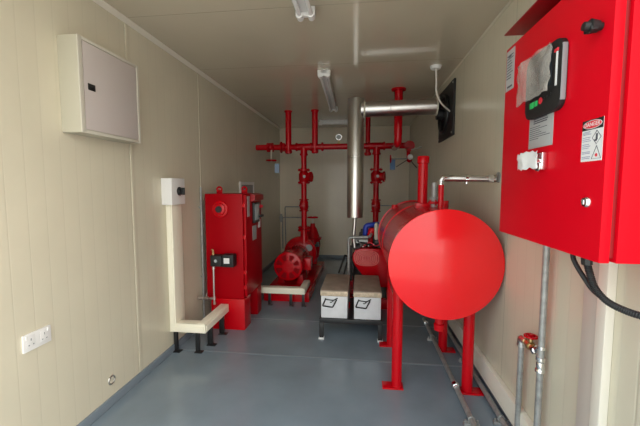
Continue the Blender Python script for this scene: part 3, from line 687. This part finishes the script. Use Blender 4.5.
# ------------------------------------------------------------ fuel tank
TX, TZ, TR = 0.537, 0.918, 0.345
def tank():
    t = Thing('fuel_tank', 'large round red horizontal fuel tank on four legs', 'tank', (TX, 2.65, 0))
    t.p('shell', MB().cyl((TX,2.22,TZ),(TX,3.59,TZ),TR,seg=72), 'red')
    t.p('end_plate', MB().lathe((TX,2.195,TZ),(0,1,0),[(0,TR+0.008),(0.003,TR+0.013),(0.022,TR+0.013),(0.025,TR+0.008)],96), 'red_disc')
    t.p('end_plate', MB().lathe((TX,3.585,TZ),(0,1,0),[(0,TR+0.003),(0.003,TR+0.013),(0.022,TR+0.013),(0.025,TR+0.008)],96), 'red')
    for (x, y) in ((0.262, 2.345), (0.740, 2.345), (0.275, 2.98), (0.715, 2.94)):
        d = abs(x-TX); zt = TZ - math.sqrt(max(TR**2-d*d, 0)) + 0.04
        l = t.p('leg', MB().cyl((x,y,0.006),(x,y,zt),0.036,seg=28), 'red')
        sx = 1 if x > TX else -1
        t.p('foot_plate', MB().box(min(x-sx*0.045,x+sx*0.10),max(x-sx*0.045,x+sx*0.10),y-0.042,y+0.042,0,0.012,0.002), 'red', l)
    t.p('weld_band', MB().lathe((TX,2.98,TZ),(0,1,0),[(0,TR),(0.004,TR+0.006),(0.036,TR+0.006),(0.04,TR)],72), 'red')
    t.p('inspection_boss', MB().cyl((0.34,3.50,TZ+TR-0.09),(0.34,3.50,TZ+TR-0.03),0.028), 'red')
    br = MB()
    br.box(0.245,0.285,2.345,2.98,0.60,0.64,0.003)
    t.p('brace', br, 'red')
    t.p('drain_nozzle', MB().cyl((0.537,2.32,0.60),(0.537,2.32,0.48),0.028).lathe((0.537,2.32,0.435),(0,0,1),[(0,0.02),(0.008,0.033),(0.05,0.036),(0.055,0.028)]), 'red')
    v = t.p('vent_pipe', MB().cyl((0.490,2.80,TZ+TR-0.02),(0.490,2.80,1.60),0.039,seg=28).box(0.43,0.55,2.72,2.86,TZ+TR-0.03,TZ+TR+0.025,0.01), 'red')
    t.p('vent_cap', MB().lathe((0.490,2.80,1.60),(0,0,1),[(0,0.036),(0.003,0.047),(0.05,0.047),(0.058,0.042),(0.062,0.03)]), 'red', v)
    t.p('gasket', MB().cyl((0.490,2.80,1.588),(0.490,2.80,1.60),0.034), 'engine', v)
    g = t.p('level_gauge', MB().cyl((0.565,2.72,TZ+TR-0.02),(0.565,2.72,1.425),0.024).lathe((0.565,2.72,1.42),(0,0,1),[(0,0.024),(0.01,0.026),(0.03,0.02)]), 'galv', label='grey level gauge')
    t.p('gauge_flange', MB().flange((0.565,2.72,TZ+TR+0.03),(0,0,1),0.045,0.02,5), 'red', g)
    t.p('gauge_flange', MB().flange((0.565,2.72,TZ+TR+0.055),(0,0,1),0.034,0.012,4), 'galv', g)
    t.p('filler_neck', MB().cyl((0.61,2.60,TZ+TR-0.05),(0.61,2.60,TZ+TR+0.05),0.035), 'red')
tank()

def vent_line():
    t = Thing('vent_line', 'pipe rising from the tank top and turning right along to the wall as bright steel', 'pipe', (0.545, 2.42, 1.26))
    t.p('riser', MB().cyl((0.548,2.42,TZ+TR+0.001),(0.548,2.42,1.44),0.019), 'red', label='red upright pipe')
    t.p('pipe', MB().tube([(0.548,2.42,1.435),(0.548,2.42,1.475),(0.60,2.42,1.475),(0.885,2.37,1.470)],0.022,0.035), 'steel')
    t.p('elbow', MB().tube([(0.548,2.42,1.43),(0.548,2.42,1.476),(0.60,2.42,1.476)],0.022,0.04), 'chrome')
    t.p('union', MB().cyl((0.84,2.378,1.470),(0.87,2.373,1.470),0.028,seg=8), 'chrome'); t.p('bleed_plug', MB().cyl((0.70,2.40,1.473),(0.72,2.397,1.473),0.026).cyl((0.71,2.40,1.475),(0.71,2.40,1.435),0.012), 'chrome')
    t.p('wall_flange', MB().lathe((XR,2.367,1.478),(-1,0,0),[(0,0.035),(0.006,0.034),(0.01,0.02)]), 'galv')
vent_line()

# ------------------------------------------------------------ conduits on the floor
def floor_pipe(x, label, cps, clamps, y0=1.3, y1=3.55):
    t = Thing('floor_conduit', label, 'conduit', (x, y0, 0.03), 'grey conduits along the floor under the tank')
    t.p('pipe', MB().cyl((x,y0,0.035),(x,y1,0.035),0.016), 'galv')
    for y in cps: t.p('coupling', MB().cyl((x,y-0.03,0.035),(x,y+0.03,0.035),0.022,seg=10).cyl((x,y-0.012,0.035),(x,y+0.012,0.035),0.026,seg=8), 'chrome')
    for y in clamps: t.p('clamp', MB().box(x-0.045,x+0.045,y-0.012,y+0.012,0,0.018,0.002).torus((x,y,0.035),(0,1,0),0.019,0.004).cyl((x-0.035,y,0.01),(x-0.035,y,0.035),0.006,seg=6).cyl((x+0.035,y,0.01),(x+0.035,y,0.035),0.006,seg=6), 'galv')
floor_pipe(0.665, 'grey floor conduit running between the tank legs', (2.34, 3.42), (2.0, 3.12))
floor_pipe(0.845, 'grey floor conduit running close along the foot of the right wall', (), (2.03, 2.75))

def standpipe():
    t = Thing('standpipe', 'grey upright pipe loop with a small red handle on the right wall', 'pipe', (0.855, 1.7, 0))
    x = 0.858
    t.p('pipe', MB().cyl((x,1.668,0.0),(x,1.668,1.75),0.0145), 'galv')
    t.p('pipe', MB().tube([(x,1.862,0.0),(x,1.862,0.595),(x,1.838,0.615)],0.0145,0.02), 'galv')
    for z, r in ((0.655,0.018),(0.60,0.021)): t.p('collar', MB().cyl((x,1.668,z-0.008),(x,1.668,z+0.008),r,seg=14), 'chrome')
    t.p('union', MB().lathe((x,1.668,0.532),(0,0,1),[(0,0.016),(0.002,0.021),(0.014,0.021),(0.02,0.017),(0.04,0.018),(0.05,0.016)]), 'chrome')
    c = MB(); c.tube([(x,1.862,0.58),(x,1.862,0.612),(x,1.81,0.615)],0.020,0.02).cyl((x,1.862,0.568),(x,1.862,0.582),0.022)
    t.p('elbow', c, 'steel'); t.p('elbow', MB().cyl((x,1.71,0.618),(x,1.675,0.645),0.017).cyl((x,1.725,0.612),(x,1.706,0.622),0.022,seg=8), 'chrome')
    v = t.p('valve', MB().cyl((x,1.82,0.615),(x,1.71,0.615),0.016).sphere((x,1.768,0.615),0.023).cyl((x,1.768,0.615),(x,1.768,0.665),0.010), 'brass')
    t.p('handle', MB().wheel((x,1.768,0.665),(0,0,1),0.027,0.006,4), 'red', v, 'small red handwheel')
    for yy, zz in ((1.668,1.30),(1.668,1.60)): t.p('wall_clip', MB().box(x,XR,yy-0.012,yy+0.012,zz,zz+0.015,0.002), 'galv')
standpipe()

# ------------------------------------------------------------ red control panel in the foreground
FX = 0.62
def text_mesh(s, size, pos, m, name, parent, org, depth=0.0006):
    cu = bpy.data.curves.new('t', 'FONT'); cu.body = s; cu.size = size; cu.align_x = 'CENTER'; cu.align_y = 'CENTER'; cu.extrude = depth
    ob = bpy.data.objects.new('t', cu); COL.objects.link(ob)
    dg = bpy.context.evaluated_depsgraph_get(); me = bpy.data.meshes.new_from_object(ob.evaluated_get(dg)); bpy.data.objects.remove(ob)
    R_ = Matrix(((0,0,-1),(-1,0,0),(0,1,0))).to_4x4()   # text reads towards -y, faces -x
    me.transform(Matrix.Translation(Vector(pos)-Vector(org)) @ R_)
    me.materials.clear(); me.materials.append(M[m]); me.name = name
    o = bpy.data.objects.new(name, me); COL.objects.link(o); o.parent = parent; return o
def lines(x, y0, y1, z0, z1, n, h, seed=1, ragged=0.35):
    rr = random.Random(seed); b = MB()
    for i in range(n):
        z = z1 - (z1-z0)*(i+0.5)/n; yy = y1
        ye = y0 + (y1-y0)*ragged*rr.random()
        while yy > ye+0.004:
            w_ = 0.003+0.007*rr.random(); e = max(yy-w_, ye); b.box(x-0.0006, x, e, yy, z-h/2, z+h/2); yy = e-0.0015
    return b
def pump_panel():
    y0, y1, z0, z1 = 0.955, 1.60, 1.218, 2.005
    t = Thing('electrical_cabinet', 'big red wall-mounted pump control panel with a hooded door, at the right front', 'control panel', (0.76, 1.28, z0))
    t.p('body', MB().box(FX+0.042, XR-0.034, y0, y1-0.01, z0, z1, 0.003), 'red_sheet')
    t.p('wall_bracket', MB().box(XR-0.034, XR, 1.0, 1.04, z0+0.05, z1-0.05, 0.002).box(XR-0.034, XR, 1.52, 1.56, z0+0.05, z1-0.05, 0.002), 'galv')
    t.p('gap_shade_strip', MB().box(FX+0.024, FX+0.044, y0+0.012, y1-0.02, z0+0.012, z1-0.012), 'red_dark')  # dark red strip paints the shade of the gap behind the door
    d = t.p('door', MB().box(FX, FX+0.026, y0, y1, z0, z1, 0.003), 'red_sheet')
    h = MB().box(0.597, XR, 0.93, 1.572, 2.055, 2.060).box(FX+0.10, XR, 1.0, 1.5, 2.0, 2.056, 0.002)
    t.p('hood', h, 'red_dark', label='dark red sloping rain hood')
    # paper label near the far edge
    p = t.p('paper_label', MB().box(FX-0.001, FX, 1.515, 1.592, 1.825, 1.992), 'label', d, 'pale printed label')
    t.p('printed_lines', lines(FX-0.001, 1.522, 1.585, 1.87, 1.975, 9, 0.004, 3), 'print', p)
    t.p('printed_lines', MB().box(FX-0.0018,FX-0.001,1.53,1.575,1.836,1.844).box(FX-0.0018,FX-0.001,1.545,1.575,1.962,1.972), 'print', p)
    # controller unit
    def rrect(ya, yb, za, zb, r, x, dx):
        P = []
        for cy_, cz_, a0 in ((yb-r, zb-r, 0), (ya+r, zb-r, 90), (ya+r, za+r, 180), (yb-r, za+r, 270)):
            for k in range(7):
                a = math.radians(a0+15*k); P.append((x, cy_+r*math.cos(a), cz_+r*math.sin(a)))
        return MB().prism(P, (dx,0,0), 0.003)
    c = t.p('controller', rrect(1.142, 1.365, 1.660, 1.878, 0.032, FX, -0.018), 'rubber', d, 'black controller with buttons')
    t.p('side_strip', MB().box(FX-0.0175, FX-0.003, 1.139, 1.147, 1.685, 1.855, 0.002), 'grey', c, 'grey side strip')
    t.p('screen', MB().box(FX-0.019, FX-0.015, 1.195, 1.335, 1.745, 1.855, 0.002), 'screen', c)
    t.p('green_button', MB().box(FX-0.020, FX-0.015, 1.300, 1.328, 1.695, 1.716, 0.002), 'green', c)
    t.p('green_button', MB().box(FX-0.020, FX-0.015, 1.276, 1.294, 1.697, 1.716, 0.002), 'green', c)
    t.p('red_button', MB().cyl((FX-0.015,1.255,1.709),(FX-0.020,1.255,1.709),0.011), 'redbtn', c)
    t.p('marker_strip', MB().box(FX-0.020, FX-0.015, 1.163, 1.172, 1.735, 1.84, 0.001), 'paper', c, 'white indicator strip')
    t.p('marker_tip', MB().box(FX-0.022, FX-0.015, 1.160, 1.180, 1.838, 1.848, 0.001), 'redbtn', c, 'red end of the strip')
    for k in range(3): t.p('indicator', MB().cyl((FX-0.015,1.235-0.02*k,1.711+0.003*k),(FX-0.018,1.235-0.02*k,1.711+0.003*k),0.005), 'grey', c)
    # grey instruction plate
    p = t.p('instruction_plate', MB().box(FX-0.0015, FX, 1.203, 1.362, 1.556, 1.668, 0.0003), 'label', d, 'grey instruction plate')
    t.p('printed_lines', lines(FX-0.0015, 1.235, 1.330, 1.640, 1.662, 3, 0.004, 5, 0.1), 'print', p)
    t.p('printed_lines', lines(FX-0.0015, 1.215, 1.355, 1.585, 1.635, 7, 0.0022, 6, 0.6), 'print', p)
    # swing lock
    k = t.p('swing_lock', MB().box(FX-0.02, FX, 1.225, 1.262, 1.475, 1.535, 0.006).torus((FX-0.022,1.245,1.488),(1,0,0),0.015,0.004).cyl((FX,1.243,1.505),(FX-0.03,1.243,1.505),0.011), 'chrome', d, 'chrome swing lock')
    # danger sign
    s_ = t.p('danger_sign', MB().box(FX-0.001, FX, 0.968, 1.052, 1.488, 1.60), 'paper', d, 'white warning notice reading DANGER')
    t.p('header_strip', MB().box(FX-0.0016, FX-0.001, 0.968, 1.052, 1.573, 1.60), 'rubber', s_)
    def oval(a, b, x): return MB().prism([(x, 1.010+a*math.cos(2*PI*i/32), 1.5865+b*math.sin(2*PI*i/32)) for i in range(32)], (-0.0005,0,0))
    t.p('oval', oval(0.038, 0.0115, FX-0.0016), 'paper', s_); t.p('oval', oval(0.036, 0.010, FX-0.0021), 'redbtn', s_)
    text_mesh('DANGER', 0.0155, (FX-0.0028, 1.010, 1.5865), 'paper', 'danger_text', s_, t.loc, 0.0002)
    for n_, (za, zb) in enumerate(((1.560,1.570),(1.541,1.556),(1.522,1.537),(1.508,1.516),(1.494,1.503))):
        t.p('printed_lines', lines(FX-0.001, 1.010, 1.048, za, zb, 3 if zb-za > 0.01 else 2, 0.0017, 10+n_), 'print_blue', s_)
    def loop(pts): 
        q = [Vector((FX-0.0013, a, b)) for a, b in pts]; return MB().sweep(q+[q[0]], 0.0009, 6)
    t.p('diamond_mark', loop([(0.991,1.568),(0.974,1.550),(0.991,1.532),(1.008,1.550)]).box(FX-0.0018,FX-0.001,0.987,0.994,1.543,1.560).box(FX-0.0018,FX-0.001,0.990,0.999,1.540,1.545), 'print', s_, 'diamond hazard pictogram')
    t.p('triangle_mark', loop([(0.989,1.528),(0.971,1.494),(1.007,1.494)]), 'print', s_, 'triangular hazard pictogram')
    t.p('triangle_dot', MB().cyl((FX-0.001,0.989,1.503),(FX-0.0018,0.989,1.503),0.0045), 'redbtn', s_)
    # handle and keyhole
    t.p('knob', MB().lathe((FX,1.0,1.836),(-1,0,0.05),[(0,0.010),(0.008,0.010),(0.010,0.015),(0.03,0.019),(0.032,0.012),(0.045,0.011),(0.046,0.004)],12).box(FX-0.034,FX-0.016,0.985,1.018,1.824,1.836,0.003), 'rubber', d, 'black knob')
    t.p('keyhole', MB().lathe((FX,1.015,1.376),(-1,0,0),[(0,0.016),(0.004,0.0155),(0.009,0.012),(0.010,0.008)]).box(FX-0.012,FX-0.003,1.013,1.017,1.370,1.382), 'chrome', d, 'chrome key lock')
pump_panel()

def crumple(name, y0, y1, z0, z1, x, amp, label, cat, seed, shear=0.0, m='film', ny=26, nz=22, th=0.0008, pins=None):
    b = bmesh.new(); V = []
    for i in range(ny+1):
        row = []
        for j in range(nz+1):
            u, v = i/ny, j/nz
            y = y0+(y1-y0)*u; z = z0+(z1-z0)*v + shear*(u-0.5)
            q = Vector((y*16+seed, z*16, seed*3.1)); n1 = noise.noise(q); n2 = noise.noise(q*2.7+Vector((5,1,2)))
            q = Vector((y*9+z*7+seed, z*5-y*3, seed*3.1)); n1 = noise.noise(q*0.8); n2 = noise.noise(Vector((y*16+z*12, z*6, 2)))
            ridge = 0.55*(1-abs(math.sin(3.2*n1 + 26*y + 9*z*(1 if seed < 5 else -1))))**1.5 + 0.35*abs(math.sin(2.0*n1 + 17*z - 21*y))
            e = noise.noise(Vector((u*5+seed, v*5, 9)))
            y += e*0.010*(1 if u in (0,1) or True else 0); z += noise.noise(Vector((v*5, u*5+seed, 4)))*0.012
            row.append(b.verts.new((x-amp*ridge-0.004*math.sin(PI*u), y, z)))
        V.append(row)
    for i in range(ny):
        for j in range(nz): b.faces.new((V[i][j], V[i+1][j], V[i+1][j+1], V[i][j+1]))
    mb = MB(); mb.b.free(); mb.b = b
    o = single(name, mb, m, label, cat, (x, (y0+y1)/2, z0))
    for p in o.data.polygons: p.use_smooth = True
    md = o.modifiers.new('thickness', 'SOLIDIFY'); md.thickness = th
    return o
crumple('plastic_cover', 1.178, 1.410, 1.722, 1.872, FX-0.028, 0.012, 'crumpled clear plastic film hanging over the black controller screen', 'plastic film', 3, shear=-0.0)
crumple('plastic_wrap', 1.228, 1.378, 1.480, 1.540, FX-0.028, 0.010, 'torn white plastic wrap around the chrome lock below the grey plate', 'plastic wrap', 11, shear=0.0, ny=16, nz=8, m='paper')

def black_cable():
    t = Thing('corrugated_cable', 'thick black corrugated cable looping from under the red control panel', 'cable', (0.70, 1.1, 1.2))
    pts = [(0.655,1.06,1.208),(0.662,1.055,1.172),(0.672,1.045,1.130),(0.688,1.02,1.099),(0.708,0.985,1.086),(0.732,0.94,1.083),(0.775,0.86,1.084),(0.84,0.74,1.088),(0.875,0.55,1.09)]
    t.p('hose', MB().spline(pts, lambda k: 0.0095+0.0008*math.sin(k*420), 12, 60), 'rubber')
    t.p('gland', MB().cyl((0.655,1.06,1.2175),(0.657,1.06,1.192),0.0145,seg=8), 'black')
black_cable()
single('thin_cable', MB().spline([(0.655,1.125,1.215),(0.655,1.115,1.19),(0.668,1.085,1.145),(0.685,1.055,1.108),(0.715,1.00,1.084),(0.755,0.93,1.078),(0.80,0.86,1.079),(0.868,0.74,1.082),(0.888,0.55,1.085)],0.007), 'rubber', 'thin black cable tucked behind the corrugated one under the red panel', 'cable', (0.655,1.125,1.215))
